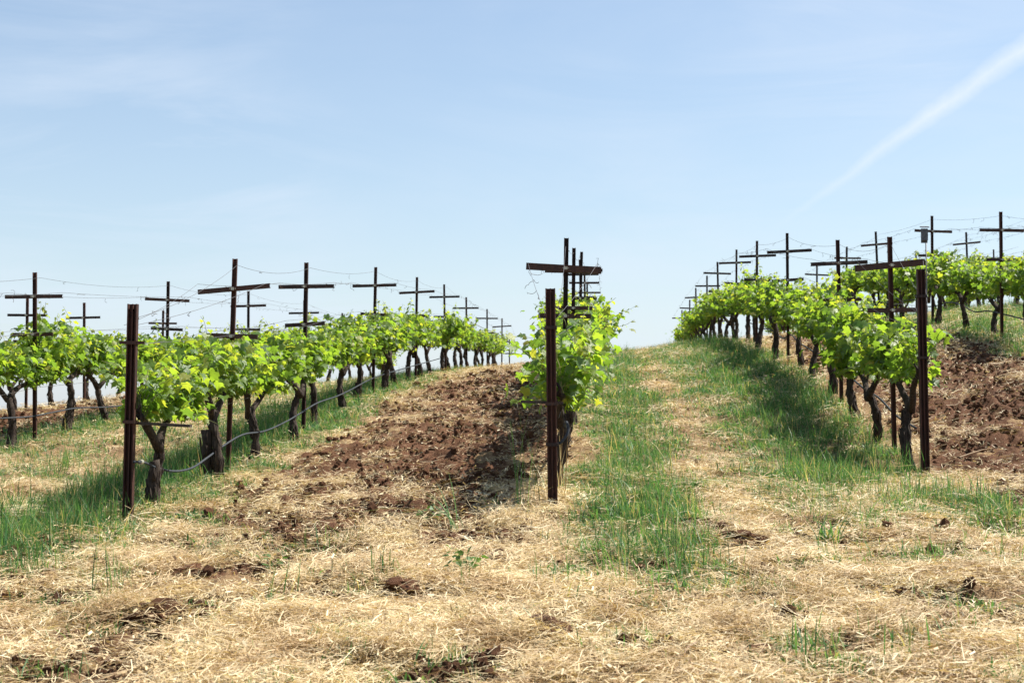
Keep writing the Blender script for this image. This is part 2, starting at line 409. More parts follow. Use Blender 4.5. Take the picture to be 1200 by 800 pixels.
# ------------------------------------------------------------------ ground sheet
def axis_pts(lo, hi, core_lo, core_hi, d, grow):
    c = list(np.arange(core_lo, core_hi, d)); x = core_hi; s = d
    while x < hi: c.append(x); s *= grow; x += s
    c.append(hi); x = core_lo - d; s = d
    while x > lo: c.insert(0, x); s *= grow; x -= s
    c.insert(0, lo); return np.array(c)
gu = axis_pts(-9000, 9000, -6.4, 6.4, .042, 1.055)
gv = axis_pts(-300, 9000, 5.6, 15.5, .036, 1.018)
U, Vv = np.meshgrid(gu, gv); uf, vf = U.ravel(), Vv.ravel()
so, gr = zones(uf, vf); zf = hill(uf, vf) + relief(uf, vf, so, gr)
nu, nv = len(gu), len(gv)
ii = (np.arange(nv - 1)[:, None] * nu + np.arange(nu - 1)[None, :]).ravel()
quads = np.stack([ii, ii + 1, ii + nu + 1, ii + nu], 1)
g = obj('ground', mesh_np('ground', np.stack([uf, vf, zf], 1), quads, M['ground'], True, dict(soil=so, green=gr)))
g['kind'] = 'structure'; g['label'] = 'sloping vineyard ground of straw, reddish soil and grass'

# ------------------------------------------------------------------ scattered straw, grass, crumbs of soil (stuff)
def ribbon_mesh(name, blades, mat):
    """blades: list of (points[k,3], widths[k], side vector)"""
    V = []; Fc = []; k = 0
    for P, W, S in blades:
        for p, wd in zip(P, W): V.append(p - S * wd / 2); V.append(p + S * wd / 2)
        for i in range(len(P) - 1): Fc.append((k + 2 * i, k + 2 * i + 1, k + 2 * i + 3, k + 2 * i + 2))
        k += 2 * len(P)
    return mesh_np(name, np.array(V), np.array(Fc), mat)

def proto_straw(i, rg, n=50, rad=.12, lmin=.035, lmax=.17, lift=.016):
    bl = []; main = rg.uniform(0, math.pi)
    for _ in range(n):
        L = rg.uniform(lmin, lmax) * (1.0 if rg.random() < .85 else 1.5); az = main + rg.normal(0, .75); c = np.array([rg.normal(0, rad), rg.normal(0, rad), abs(rg.normal(.0, lift)) + .004])
        el = rg.normal(0, .12); d = np.array([math.cos(az) * math.cos(el), math.sin(az) * math.cos(el), math.sin(el)])
        sd = np.array([-d[1], d[0], rg.normal(0, .5)]); sd /= np.linalg.norm(sd)
        bow = np.array([0, 0, 1]) * rg.uniform(-.06, .10) * L + sd * rg.uniform(-.12, .12) * L
        P = [c - d * L / 2, c + bow, c + d * L / 2]; wd = rg.uniform(.0019, .0040)
        bl.append((P, [wd, wd, wd * .5], sd))
    for _ in range(n // 2):                                      # broken chaff
        L = rg.uniform(.012, .045); az = rg.uniform(0, 6.28); c = np.array([rg.normal(0, rad), rg.normal(0, rad), abs(rg.normal(0, lift * .6)) + .003])
        d = np.array([math.cos(az), math.sin(az), rg.normal(0, .35)]); sd = np.array([-d[1], d[0], rg.normal(0, .4)])
        bl.append(([c - d * L / 2, c + d * L / 2], [rg.uniform(.004, .009)] * 2, sd))
    return ribbon_mesh('straw_%d' % i, bl, M['straw'])

def proto_tuft(i, rg, n=22, hmin=.08, hmax=.26, rad=.05, lean=.5, wmul=1.0, mat=None, droop=.5):
    bl = []
    for _ in range(n):
        L = rg.uniform(hmin, hmax); az = rg.uniform(0, 6.28); ln = abs(rg.normal(0, lean)); b = np.array([rg.normal(0, rad), rg.normal(0, rad), -.01])
        o = np.array([math.cos(az), math.sin(az), 0]); P = []
        for t in (0, .35, .7, 1): P.append(b + np.array([0, 0, 1]) * L * (t - droop * ln * t * t * .7) + o * L * ln * t * (.35 + .75 * t))
        sd = np.array([-o[1], o[0], 0]); a2 = rg.uniform(-1, 1); sd = sd * math.cos(a2) + o * math.sin(a2)
        wd = rg.uniform(.004, .008) * wmul
        bl.append((P, [wd * .8, wd, wd * .75, wd * .1], sd))
    return ribbon_mesh('tuft_%d' % i, bl, mat or M['grass'])

def lump_mesh(name, rg, amp=.32, sub=2, mat=None):
    import bmesh
    bm = bmesh.new(); bmesh.ops.create_icosphere(bm, subdivisions=sub, radius=.5)
    ph = rg.uniform(0, 6, (6, 3)); fr = rg.uniform(2, 9, 6)
    for v in bm.verts:
        p = np.array(v.co); s = 0
        for a, f in zip(ph, fr): s += math.sin(f * p[0] + a[0]) * math.sin(f * p[1] + a[1]) * math.sin(f * p[2] + a[2])
        v.co *= 1 + amp * s * .6 + rg.uniform(-amp, amp) * .35; v.co.z *= .75
    me = bpy.data.meshes.new(name); bm.to_mesh(me); bm.free(); me.materials.append(mat or M['clod']); return me

def scatter(name, P, rot, scl, protos, label, cat):
    n = len(P)
    pc = bpy.data.collections.new(name + '_pieces')
    for i, me in enumerate(protos): pc.objects.link(bpy.data.objects.new('%s_piece_%02d' % (name, i), me))
    me = bpy.data.meshes.new(name); me.vertices.add(n); me.vertices.foreach_set('co', np.asarray(P, float).ravel())
    for nm, typ, fld, arr in (('rot', 'FLOAT_VECTOR', 'vector', rot), ('scl', 'FLOAT_VECTOR', 'vector', scl), ('idx', 'INT', 'value', rng.integers(0, len(protos), n))):
        a = me.attributes.new(nm, typ, 'POINT'); a.data.foreach_set(fld, np.asarray(arr).ravel())
    o = obj(name, me); tag(o, label, cat, None, 'stuff')
    ng = bpy.data.node_groups.new(name, 'GeometryNodeTree')
    ng.interface.new_socket('Geometry', in_out='INPUT', socket_type='NodeSocketGeometry')
    ng.interface.new_socket('Geometry', in_out='OUTPUT', socket_type='NodeSocketGeometry')
    N, Lk = ng.nodes, ng.links
    gi, go = N.new('NodeGroupInput'), N.new('NodeGroupOutput')
    ci = N.new('GeometryNodeCollectionInfo'); ci.inputs[0].default_value = pc; ci.inputs[1].default_value = True; ci.inputs[2].default_value = True
    ip = N.new('GeometryNodeInstanceOnPoints'); ip.inputs['Pick Instance'].default_value = True
    def na(nm, typ):
        q = N.new('GeometryNodeInputNamedAttribute'); q.data_type = typ; q.inputs[0].default_value = nm; return q.outputs[0]
    e2r = N.new('FunctionNodeEulerToRotation')
    Lk.new(na('rot', 'FLOAT_VECTOR'), e2r.inputs[0]); Lk.new(e2r.outputs[0], ip.inputs['Rotation'])
    Lk.new(na('scl', 'FLOAT_VECTOR'), ip.inputs['Scale']); Lk.new(na('idx', 'INT'), ip.inputs['Instance Index'])
    Lk.new(gi.outputs[0], ip.inputs['Points']); Lk.new(ci.outputs[0], ip.inputs['Instance']); Lk.new(ip.outputs[0], go.inputs[0])
    o.modifiers.new('scatter', 'NODES').node_group = ng
    return o

def slope_rot(u, v, tilt=.0):
    """tip pieces with the slope, spin them freely"""
    e = .05; zx = (hill(u + e, v) - hill(u - e, v)) / (2 * e); zy = (hill(u, v + e) - hill(u, v - e)) / (2 * e)
    n = len(u); rz = rng.uniform(0, 6.283, n)
    # small tilts expressed in the spun frame
    a, b = np.arctan(zy), -np.arctan(zx)
    rx = a + rng.normal(0, tilt, n) if tilt else a; ry = b + rng.normal(0, tilt, n) if tilt else b
    return rx, ry, rz
def euler_spin_tilt(rx, ry, rz):
    """R = tilt(rx, ry) after spin(rz), returned as XYZ euler"""
    out = np.zeros((len(rx), 3))
    for i in range(len(rx)):
        m = Matrix.Rotation(ry[i], 3, 'Y') @ Matrix.Rotation(rx[i], 3, 'X') @ Matrix.Rotation(rz[i], 3, 'Z')
        out[i] = m.to_euler()
    return out

def cast(n, box, dens):
    """n random points in a box kept with probability dens(u, v)"""
    u = rng.uniform(box[0], box[1], n); v = rng.uniform(box[2], box[3], n)
    # only what could be seen from round about here
    ang = np.arctan2(u, v) + YAW
    ok = (np.abs(ang) < R(27)); u, v = u[ok], v[ok]
    k = rng.random(len(u)) < dens(u, v); return u[k], v[k]

prg = np.random.default_rng(3)
straw_protos = [proto_straw(i, prg) for i in range(9)] + [proto_straw(9 + i, prg, 60, .10, .04, .16, .026) for i in range(4)]
def dens_straw(u, v):
    s, g_ = zones(u, v); pa = fbm(u, v, 1.7, 3, 21)
    d = (1 - s * (.97 - .25 * smooth(.50, .60, fbm(u, v, 3.3, 3, 22)))) * (1 - .55 * g_) * (.10 + .90 * smooth(.41, .54, pa)) * (.35 + .65 * smooth(.40, .52, fbm(u, v, 4.6, 3, 23)))
    return d * np.clip((13.0 / np.maximum(v, 6)) ** 1.1, 0, 1)
us, vs = [], []
for n, bx in ((42000, (-7, 7.5, 5.6, 14.5)), (42000, (-13, 17, 14.5, 45))):
    a, b = cast(n, bx, dens_straw); us.append(a); vs.append(b)
u, v = np.concatenate(us), np.concatenate(vs)
rx, ry, rz = slope_rot(u, v, .10)
sz = rng.uniform(.75, 1.35, len(u)) * np.clip(v / 15, 1, 2.0)
P = np.stack([u, v, ground_z(u, v) + .002], 1)
scatter('straw_mulch', P, euler_spin_tilt(rx, ry, rz), np.stack([sz, sz, sz * rng.uniform(.7, 1.4, len(u))], 1), straw_protos,
        'loose pale dry straw and cut grass strewn over the headland', 'straw')

sparse = [proto_straw(30 + i, prg, 9, .17, .02, .13, .008) for i in range(6)]
def dens_fleck(u, v):
    s_, g_ = zones(u, v); return s_ * .55 * np.clip((13.0 / np.maximum(v, 6)) ** .9, 0, 1)
us, vs = [], []
for n, bx in ((16000, (-5, 7.5, 7, 14.5)), (26000, (-11, 8, 14.5, 40))):
    a, b = cast(n, bx, dens_fleck); us.append(a); vs.append(b)
u, v = np.concatenate(us), np.concatenate(vs)
rx, ry, rz = slope_rot(u, v, .08); sz = rng.uniform(.7, 1.2, len(u)) * np.clip(v / 15, 1, 1.6)
scatter('straw_flecks', np.stack([u, v, ground_z(u, v) + .012], 1), euler_spin_tilt(rx, ry, rz), np.stack([sz] * 3, 1), sparse,
        'stray bits of straw lying on the tilled brown soil', 'straw')

# straw heaps: little raked mounds
heap_uv = [pix_ground(*p) for p in ((590, 615), (430, 640), (560, 690), (245, 660), (180, 640), (940, 700), (700, 735), (860, 745), (330, 740), (480, 730), (90, 730), (1050, 740), (600, 745), (455, 770), (1010, 600), (760, 770))]
us, vs, hs = [], [], []
for hp in heap_uv:
    n = 34; a = rng.normal(0, .20, n); b = rng.normal(0, .15, n)
    us.append(hp.x + a); vs.append(hp.y + b); hs.append(.075 * np.exp(-(a ** 2 + b ** 2) / .05) * rng.random(n) * 1.6)
u, v, hh = np.concatenate(us), np.concatenate(vs), np.concatenate(hs)
rx, ry, rz = slope_rot(u, v, .3); sz = rng.uniform(.7, 1.2, len(u))
scatter('straw_heaps', np.stack([u, v, ground_z(u, v) + hh], 1), euler_spin_tilt(rx, ry, rz), np.stack([sz] * 3, 1), straw_protos,
        'small raked heaps of matted straw along the edge of the tilled soil', 'straw')

crumb = [lump_mesh('crumb_%d' % i, prg, .34, 2) for i in range(7)]
def dens_crumb(u, v):
    s, g_ = zones(u, v); return (s ** 1.2 * (.35 + .65 * smooth(.4, .6, fbm(u, v, 2.2, 3, 31))) + .015) * np.clip((14. / np.maximum(v, 6)) ** .8, 0, 1)
us, vs = [], []
for n, bx in ((90000, (-7, 7.5, 5.6, 14.5)), (150000, (-12, 15, 14.5, 42))):
    a, b = cast(n, bx, dens_crumb); us.append(a); vs.append(b)
u, v = np.concatenate(us), np.concatenate(vs)
sz = np.clip(rng.lognormal(math.log(.027), .55, len(u)), .012, .10) * np.clip(v / 16, 1, 1.6)
scatter('soil_crumbs', np.stack([u, v, ground_z(u, v) + sz * .12], 1), rng.uniform(0, 6.28, (len(u), 3)), np.stack([sz] * 3, 1), crumb,
        'crumbled reddish brown soil lumps of the tilled strips', 'soil')

tall = [proto_tuft(i, prg, 15, .10, .40, .075, .42, 1.0) for i in range(7)]
short = [proto_tuft(10 + i, prg, 24, .04, .15, .08, .75, .9) for i in range(5)] + [proto_tuft(20 + i, prg, 30, .03, .08, .08, 1.1, 1.9) for i in range(3)]
def dens_green(u, v):
    s, g_ = zones(u, v); return g_ * (1 - .7 * s) * (.34 + .66 * smooth(.40, .52, fbm(u, v, 2.3, 4, 41)))
us, vs = [], []
for n, bx in ((48000, (-7, 7.5, 5.8, 14.5)), (95000, (-13, 18, 14.5, 46))):
    a, b = cast(n, bx, dens_green); us.append(a); vs.append(b)
u, v = np.concatenate(us), np.concatenate(vs)
sz = rng.uniform(.7, 1.25, len(u)) * np.clip(v / 16, 1, 1.45)
scatter('green_ground_cover', np.stack([u, v, ground_z(u, v)], 1), np.stack([rng.normal(0, .1, len(u)), rng.normal(0, .1, len(u)), rng.uniform(0, 6.28, len(u))], 1),
        np.stack([sz, sz, sz * rng.uniform(.7, 1.2, len(u))], 1), short, 'short green grass and weeds growing along the vine rows', 'grass')
def dens_tall(u, v):
    s, g_ = zones(u, v)
    hot = smooth(-5.1, -4.7, u) * (1 - smooth(-4.2, -3.9, u)) + smooth(1.6, 2.2, u) * (1 - smooth(3.0, 3.4, u)) * .95 + smooth(-.1, .15, u) * (1 - smooth(.5, .75, u)) * .34 + (u > 6.6) * .4 + (u < -5.1) * .3 + (v < 11.6) * .22
    return np.clip(g_ * (1 - .8 * s) * hot, 0, 1) * (.14 + .86 * smooth(.46, .56, fbm(u, v, 1.9, 4, 51)))
us, vs = [], []
for n, bx in ((22000, (-7, 7.5, 8.5, 14.5)), (60000, (-12, 14, 14.5, 44))):
    a, b = cast(n, bx, dens_tall); us.append(a); vs.append(b)
u, v = np.concatenate(us), np.concatenate(vs)
sz = rng.uniform(.45, 1.0, len(u))
scatter('tall_grass', np.stack([u, v, ground_z(u, v)], 1), np.stack([rng.normal(0, .1, len(u)), rng.normal(0, .1, len(u)), rng.uniform(0, 6.28, len(u))], 1),
        np.stack([sz * 1.1, sz * 1.1, sz * rng.uniform(.75, 1.25, len(u))], 1), tall, 'taller green grass blades standing under and between the vines', 'grass')

# ------------------------------------------------------------------ grapevines
_half = [(-.10, -.10), (-.30, -.16), (-.50, .06), (-.40, .22), (-.66, .46), (-.40, .52), (-.24, .64), (-.10, .86)]
_out = [(0, .02)] + _half + [(0, 1.05)] + [(-x, y) for x, y in _half[::-1]]
def leaf_template(fold, cup, wave):
    V = [(0, .33, 0)] + [(x, y, 0) for x, y in _out]
    W = []
    for i, (x, y, _) in enumerate(V):
        z = fold * abs(x) - cup * (x * x + (y - .33) ** 2) + wave * math.sin(9 * y + 7 * x)
        W.append((x, y, z))
    n = len(_out); return np.array(W), np.array([(0, 1 + i, 1 + (i + 1) % n) for i in range(n)])
LEAFT = [leaf_template(.18, .35, .03), leaf_template(-.10, .45, .05), leaf_template(.30, .20, .04), leaf_template(.05, .6, .03)]
LEAFM = {}
for i, (V_, F_) in enumerate(LEAFT):
    for y_ in (0, 1, 2):
        yv = y_ / 2
        LEAFM[i, y_] = mesh_np('leaf', V_, F_, M['leaf'], True, dict(young=np.full(len(V_), yv), leafco=V_ + i))

def make_vine(seed, wide=1.0, tall_=1.0, lowp=.13):
    """everything of one vine in its own frame: row direction = local Y"""
    rg = np.random.default_rng(seed); d = {}
    hz = rg.uniform(.56, .70)                                    # where the trunk divides
    lean = rg.normal(0, .05, 2); ph = rg.uniform(0, 6.28)
    P = []; rad = []
    for k in range(9):
        t = k / 8
        P.append((lean[0] * t + .030 * math.sin(ph + 5 * t), lean[1] * t * 1.4 + .040 * math.cos(ph * 1.3 + 4 * t), -.08 + (hz + .08) * t))
        rad.append(.049 * (1.25 - .55 * t + .35 * max(0, t - .75) * 2) * (1 + rg.uniform(-.16, .16)))
    d['trunk'] = (P, rad)
    top = Vector(P[-1]); d['arms'] = []; nodes = []
    for sgn in (-1, 1):
        L = rg.uniform(.80, 1.02); rise = rg.uniform(.24, .36); Q = []; rr = []
        side = rg.normal(0, .05)
        for k in range(8):
            t = k / 7
            Q.append((top.x + side * t + .03 * math.sin(6 * t + ph), top.y + sgn * L * t, top.z - .05 + rise * (1 - (1 - min(1, t * 1.35)) ** 2) + .03 * math.sin(5 * t + ph * 2)))
            rr.append(.040 * (1.05 - .62 * t) * (1 + rg.uniform(-.15, .15)))
        d['arms'].append((Q, rr))
        for k in range(3, 8): nodes.append(Vector(Q[k]))
        nodes.append(Vector(Q[7]) + Vector((0, sgn * .1, 0)))
    nodes += [top + Vector((0, 0, .24)), top + Vector((0, .12, .28)), top + Vector((0, -.12, .26))]
    shoots = []; leaves = []
    ns = int(rg.integers(42, 48))
    for s in range(ns):
        b = nodes[s % len(nodes)] + Vector(rg.normal(0, .02, 3))
        L = rg.uniform(.38, .68) * tall_ * (rg.uniform(.7, 1.0) if rg.random() < .80 else rg.uniform(1.2, 1.55)); az = rg.uniform(0, 6.28)
        out = Vector((math.cos(az) * 1.0 * wide, math.sin(az) * .75, 0)); ln = rg.uniform(.15, .95)
        low = rg.random() < lowp
        if low: ln = rg.uniform(.8, 1.15); L *= .72
        pts = []
        for k in range(9):
            t = k / 8
            pts.append(b + Vector((0, 0, 1)) * (L * t * (1 - .35 * ln * t) if not low else L * (.55 * t - .72 * t * t)) + out * (L * ln * t * (.6 + .5 * t)) + Vector(rg.normal(0, .008, 3)))
        shoots.append(pts)
        nl = int(L / .038)
        for q in range(nl):
            t = (q + .4) / nl; k = min(int(t * 8), 7); p = pts[k].lerp(pts[k + 1], t * 8 - k)
            a2 = q * 2.6 + rg.normal(0, .5); o2 = Vector((math.cos(a2), math.sin(a2), rg.uniform(-.15, .35))).normalized()
            young = float(np.clip((t - .62) / .38, 0, 1)); size = (.100 - .070 * young ** 1.2) * rg.uniform(.75, 1.25)
            if t < .12: size *= .75
            pet = p + o2 * (.05 + .03 * rg.random()) * (1 - .6 * young)
            nrm = (Vector((0, 0, 1)) * rg.uniform(.25, 1.0) + o2 * rg.uniform(.2, .9) + Vector(rg.normal(0, .35, 3))).normalized()
            dr = (o2 + Vector((0, 0, -.55)) + Vector(rg.normal(0, .25, 3))); dr = (dr - nrm * dr.dot(nrm)).normalized()
            leaves.append((s, pet, dr, nrm, size, young))
    # spur leaves that close the hedge round the arms
    for _ in range(270):
        b = nodes[int(rg.integers(len(nodes)))] + Vector((rg.normal(0, .18 * wide), rg.normal(0, .14), rg.uniform(.03, .50)))
        o2 = Vector(rg.normal(0, 1, 3)); o2.z *= .4; o2.normalize()
        nrm = (Vector((0, 0, .7)) + o2 * .7 + Vector(rg.normal(0, .3, 3))).normalized()
        dr = o2 + Vector((0, 0, -.6)); dr = (dr - nrm * dr.dot(nrm)).normalized()
        leaves.append((-1, b, dr, nrm, rg.uniform(.075, .125), 0.0))
    d['shoots'] = shoots; d['leaves'] = leaves; d['nodes'] = nodes; d['rg'] = rg; return d

def leaf_mat(L):
    s, p, dr, nrm, size, young = L; x = dr.cross(nrm)
    return Matrix(((x.x * size, dr.x * size, nrm.x * size, p.x), (x.y * size, dr.y * size, nrm.y * size, p.y), (x.z * size, dr.z * size, nrm.z * size, p.z), (0, 0, 0, 1)))
def leaves_mesh(name, leaves, rg):
    Vs, Fs, Y, C = [], [], [], []; k = 0
    for L in leaves:
        V_, F_ = LEAFT[int(rg.integers(4))]; A = np.array(leaf_mat(L))
        Vs.append(V_ @ A[:3, :3].T + A[:3, 3]); Fs.append(F_ + k); k += len(V_); Y.append(np.full(len(V_), L[5])); C.append(V_ + rg.uniform(0, 5))
    return mesh_np(name, np.concatenate(Vs), np.concatenate(Fs), M['leaf'], True, dict(young=np.concatenate(Y), leafco=np.concatenate(C)))
def shoot_mb(mb, pts): mb.tube(pts, [.0045 - .0028 * k / 8 for k in range(9)], 4, cap=False)
def trunk_meshes(d, stump=None):
    rg = d['rg']; P, rad = d['trunk']
    # finer path with knots
    mb = MB(); PP = []; RR = []
    for k in range(len(P) - 1):
        for t in (0, .5):
            PP.append(Vector(P[k]).lerp(Vector(P[k + 1]), t)); RR.append((rad[k] * (1 - t) + rad[k + 1] * t) * (1 + .10 * math.sin(9.1 * k + 20 * t)))
    PP.append(Vector(P[-1])); RR.append(rad[-1] * 1.1); PP.append(Vector(P[-1]) + Vector((0, 0, .04))); RR.append(rad[-1] * .6)
    mb.tube(PP, RR, 10, .13, rg)
    for _ in range(26):                                          # shaggy peeling strips
        k0 = int(rg.integers(0, len(PP) - 6)); ln_ = int(rg.integers(3, 6)); a = rg.uniform(0, 6.28); Q = []
        for j in range(ln_):
            aa = a + rg.normal(0, .10); rr_ = RR[k0 + j] * (1.06 + (.35 * rg.random() if j in (0, ln_ - 1) else .05)); Q.append(PP[k0 + j] + Vector((math.cos(aa) * rr_, math.sin(aa) * rr_, 0)))
        mb.tube(Q, [.004] + [rg.uniform(.006, .011)] * (ln_ - 2) + [.003], 4)
    tr = mb.mesh('trunk', M['bark'], True)
    arms = []
    for Q, rr in d['arms']:
        m2 = MB(); m2.tube(Q, rr, 8, .16, rg)
        for k in (2, 4, 6):                                      # pruned spurs
            q = Vector(Q[k]); m2.tube([q, q + Vector((rg.normal(0, .02), rg.normal(0, .02), .05)), q + Vector((rg.normal(0, .03), rg.normal(0, .02), .10))], [.018, .014, .010], 6)
        arms.append(m2.mesh('cordon_arm', M['bark'], True))
    return tr, arms

FAR_PROTO = []
for i in range(7):
    d = make_vine(100 + i, 1.0, 1.0); tr, arms = trunk_meshes(d); mb = MB()
    for s in d['shoots']: shoot_mb(mb, s)
    FAR_PROTO.append((tr, arms, mb.mesh('young_canes', M['stem']), leaves_mesh('foliage', d['leaves'], d['rg'])))

def far_vine(u, v, label, group, k, rg):
    tr, arms, cane, fol = FAR_PROTO[k % len(FAR_PROTO)]
    flip = math.pi if rg.random() < .5 else 0
    t = empty('grapevine', (u + rg.normal(0, .04), v, gz(u, v)), label, 'grapevine', group, (0, 0, flip + rg.normal(0, .12)))
    s = rg.uniform(.93, 1.06); t.scale = (s, s, s * rg.uniform(.96, 1.05))
    obj('trunk', tr, t)
    for a in arms: obj('cordon_arm', a, t)
    tag(obj('young_canes', cane, t), None, None, None, 'stuff'); tag(obj('foliage', fol, t), None, None, None, 'stuff')
    return t

def near_vine(u, v, label, group, seed, stump=None, ymin=-9, wide=1.0, tall_=1.0, nleaf=290, lowp=.13):
    d = make_vine(seed, wide, tall_, lowp); rg = d['rg']
    d['leaves'] = [L for L in d['leaves'] if L[1].y > ymin and L[1].y + L[2].y * L[4] > ymin and (ymin < -5 or abs(L[1].x) < .44)]
    d['arms'] = [([q if q[1] > ymin else (q[0], ymin + .0015 * (q[1] - ymin), q[2]) for q in Q], rr) for Q, rr in d['arms']]
    d['shoots'] = [[Vector((q.x, max(q.y, ymin + .03 + .01 * k), q.z)) for k, q in enumerate(sh)] for sh in d['shoots']]
    base = (u, v, gz(u, v)); t = empty('grapevine', base, label, 'grapevine', group)
    t.scale.z = 1.10 if u > 3 else 1.0
    tr, arms = trunk_meshes(d); obj('trunk', tr, t)
    for a in arms: obj('cordon_arm', a, t)
    if stump:
        sx, sy, sh, sr = stump; mb = MB(); P = [(sx, sy, -.08), (sx + .01, sy, .12), (sx - .012, sy + .01, .26), (sx + .012, sy, .38), (sx, sy, sh)]
        mb.tube(P, [sr * 1.15, sr * .95, sr * 1.05, sr * .92, sr * .98], 11, .14, rg)
        for a in range(3): mb.tube([(sx + sr * .8 * math.cos(a * 2 + 1), sy + sr * .8 * math.sin(a * 2 + 1), .05 + .1 * a), (sx + sr * 1.4 * math.cos(a * 2 + 1), sy + sr * 1.4 * math.sin(a * 2 + 1), .16 + .1 * a)], [.022, .012], 6)
        for _ in range(16):
            a = rg.uniform(0, 6.28); z0 = rg.uniform(0, sh - .2); z1 = z0 + rg.uniform(.1, .2); mb.tube([(sx + math.cos(a) * sr * 1.12, sy + math.sin(a) * sr * 1.12, z0), (sx + math.cos(a + .1) * sr * 1.02, sy + math.sin(a + .1) * sr * 1.02, (z0 + z1) / 2), (sx + math.cos(a) * sr * 1.2, sy + math.sin(a) * sr * 1.2, z1)], [.004, .009, .003], 4)
        obj('stump', mb.mesh('stump', M['bark'], True), t)
    cand = sorted((i for i in range(len(d['leaves'])) if d['leaves'][i][0] >= 0), key=lambda i: d['leaves'][i][1].y * .55 - d['leaves'][i][4] * 6 + rg.uniform(0, .12))
    keep = set(cand[:nleaf]); so_ = []
    for s in d['shoots']:
        mb = MB(); shoot_mb(mb, s); so_.append(obj('shoot', mb.mesh('shoot', M['stem']), t))
    rest = []
    for i, L in enumerate(d['leaves']):
        if i in keep:
            o = obj('leaf', LEAFM[int(rg.integers(4)), int(round(L[5] * 2))], so_[L[0]]); o.matrix_basis = leaf_mat(L)
        else: rest.append(L)
    tag(obj('foliage', leaves_mesh('foliage', rest, rg), t), None, None, None, 'stuff')
    return t

ORD = ['first', 'second', 'third', 'fourth', 'fifth', 'sixth', 'seventh', 'eighth', 'ninth', 'tenth', 'eleventh', 'twelfth']
HOSE = 'the grey hose row'; MIDR = 'the row between tilled soil and grass'; TALLR = 'the row with the tall stake'
vrg = np.random.default_rng(77)
STAKEV = {-4.0: row_v(-4.0, 152), -.41: 11.95, 3.3: row_v(3.3, 1083)}
# u, first v, spacing, last v, row phrase, number of near vines
VROWS = [(-4.0, 12.5, 1.88, 56, HOSE, 4), (-.41, 12.75, 1.88, 50, MIDR, 3), (3.3, 15.35, 1.74, 57, TALLR, 4)]
kk = 0
for u, v0, dv, v1, phrase, nn in VROWS:
    for i, v in enumerate(np.arange(v0, v1, dv)):
        v = float(v + vrg.normal(0, .07)) if i else float(v)
        if i < nn:
            lab = ('grapevine right behind the rusty end stake of ' + phrase) if i == 0 else ORD[i] + ' grapevine up from the end stake in ' + phrase
            near_vine(u + ((-.06 if u > 3 else 0) if i == 0 else vrg.normal(0, .03)), v, lab, 'grapevines in the trellised rows', int(500 + u * 10 + i * 3), ymin=(STAKEV[u] - v + .07) if i == 0 else -9, lowp=.24 if (u == -.41 and i < 2) else .13, tall_=.92 if u == -.41 else .96,
                      stump=(-.10, -.05, .52, .055) if (u == -4.0 and i == 1) else ((.05, -.12, .42, .05) if u == -4.0 and i == 0 else None))
        elif i < 12: far_vine(u, v, ORD[i] + ' grapevine up from the end stake in ' + phrase, 'grapevines in the trellised rows', kk, vrg)
        else: far_vine(u, v, 'grapevine near the hill crest, past the twelfth in ' + phrase, 'grapevines in the trellised rows', kk, vrg)
        kk += 1 + int(vrg.integers(0, 3))
for u, v0, dv, v1, lab in (
    (-7.6, 17.9, 1.9, 52, 'the row between grass strip and soil mound'),
    (-11.2, 26.6, 1.9, 50, 'the small row behind the red soil mound'),
    (6.9, 23.7, 1.88, 58, 'the higher row behind the tilled soil'),
    (10.5, 34.5, 1.85, 58, 'the row peeping over the higher row'),
    (14.1, 46, 1.85, 60, 'the farthest row on top of the slope')):
    for i, v in enumerate(np.arange(v0, v1, dv)):
        far_vine(u, float(v + vrg.normal(0, .08)), (ORD[i] + ' grapevine up the slope in ' if i < 12 else 'grapevine past the twelfth in ') + lab, 'grapevines in the trellised rows', kk, vrg); kk += 1 + int(vrg.integers(0, 3))

# ------------------------------------------------------------------ trellis posts
def chan(wd, dp, th):   # U channel, open towards -y
    a = wd / 2; return [(-a, -dp / 2), (-a + th, -dp / 2), (-a + th, dp / 2 - th), (a - th, dp / 2 - th), (a - th, -dp / 2), (a, -dp / 2), (a, dp / 2), (-a, dp / 2)]
X, Y, Z = Vector((1, 0, 0)), Vector((0, 1, 0)), Vector((0, 0, 1))
POST_H = 2.32
def post_meshes():
    sh = MB().extrude(chan(.050, .036, .007), (0, 0, -.35), (0, 0, POST_H), X, Y).mesh('shaft', M['rust'])
    arms = []
    for L, hh in ((.78, .05), (.56, .05), (.80, .072), (.50, .045)):
        prof = [(-.016, -hh / 2), (.022, -hh / 2), (.022, -hh / 2 + .007), (-.009, -hh / 2 + .007), (-.009, hh / 2 - .007), (.022, hh / 2 - .007), (.022, hh / 2), (-.016, hh / 2)]
        arms.append(MB().extrude(prof, (-L / 2, 0, 0), (L / 2, 0, 0), Y, Z).mesh('crossarm', M['arm']))
    br = MB().box((0, -.034, .0), (.034, .006, .030)).box((-.030, -.012, 0), (.005, .045, .012)).box((.030, -.012, 0), (.005, .045, .012)).mesh('bracket', M['zinc'])
    ub = MB().tube([(-.032, .02, 0), (-.032, -.03, 0), (0, -.040, 0), (.032, -.03, 0), (.032, .02, 0)], .005, 6).mesh('clamp', M['arm'])
    return sh, arms, br, ub
SHAFT, ARMS, BRK, UB_ = post_meshes()
prg2 = np.random.default_rng(9)
POSTS = {}
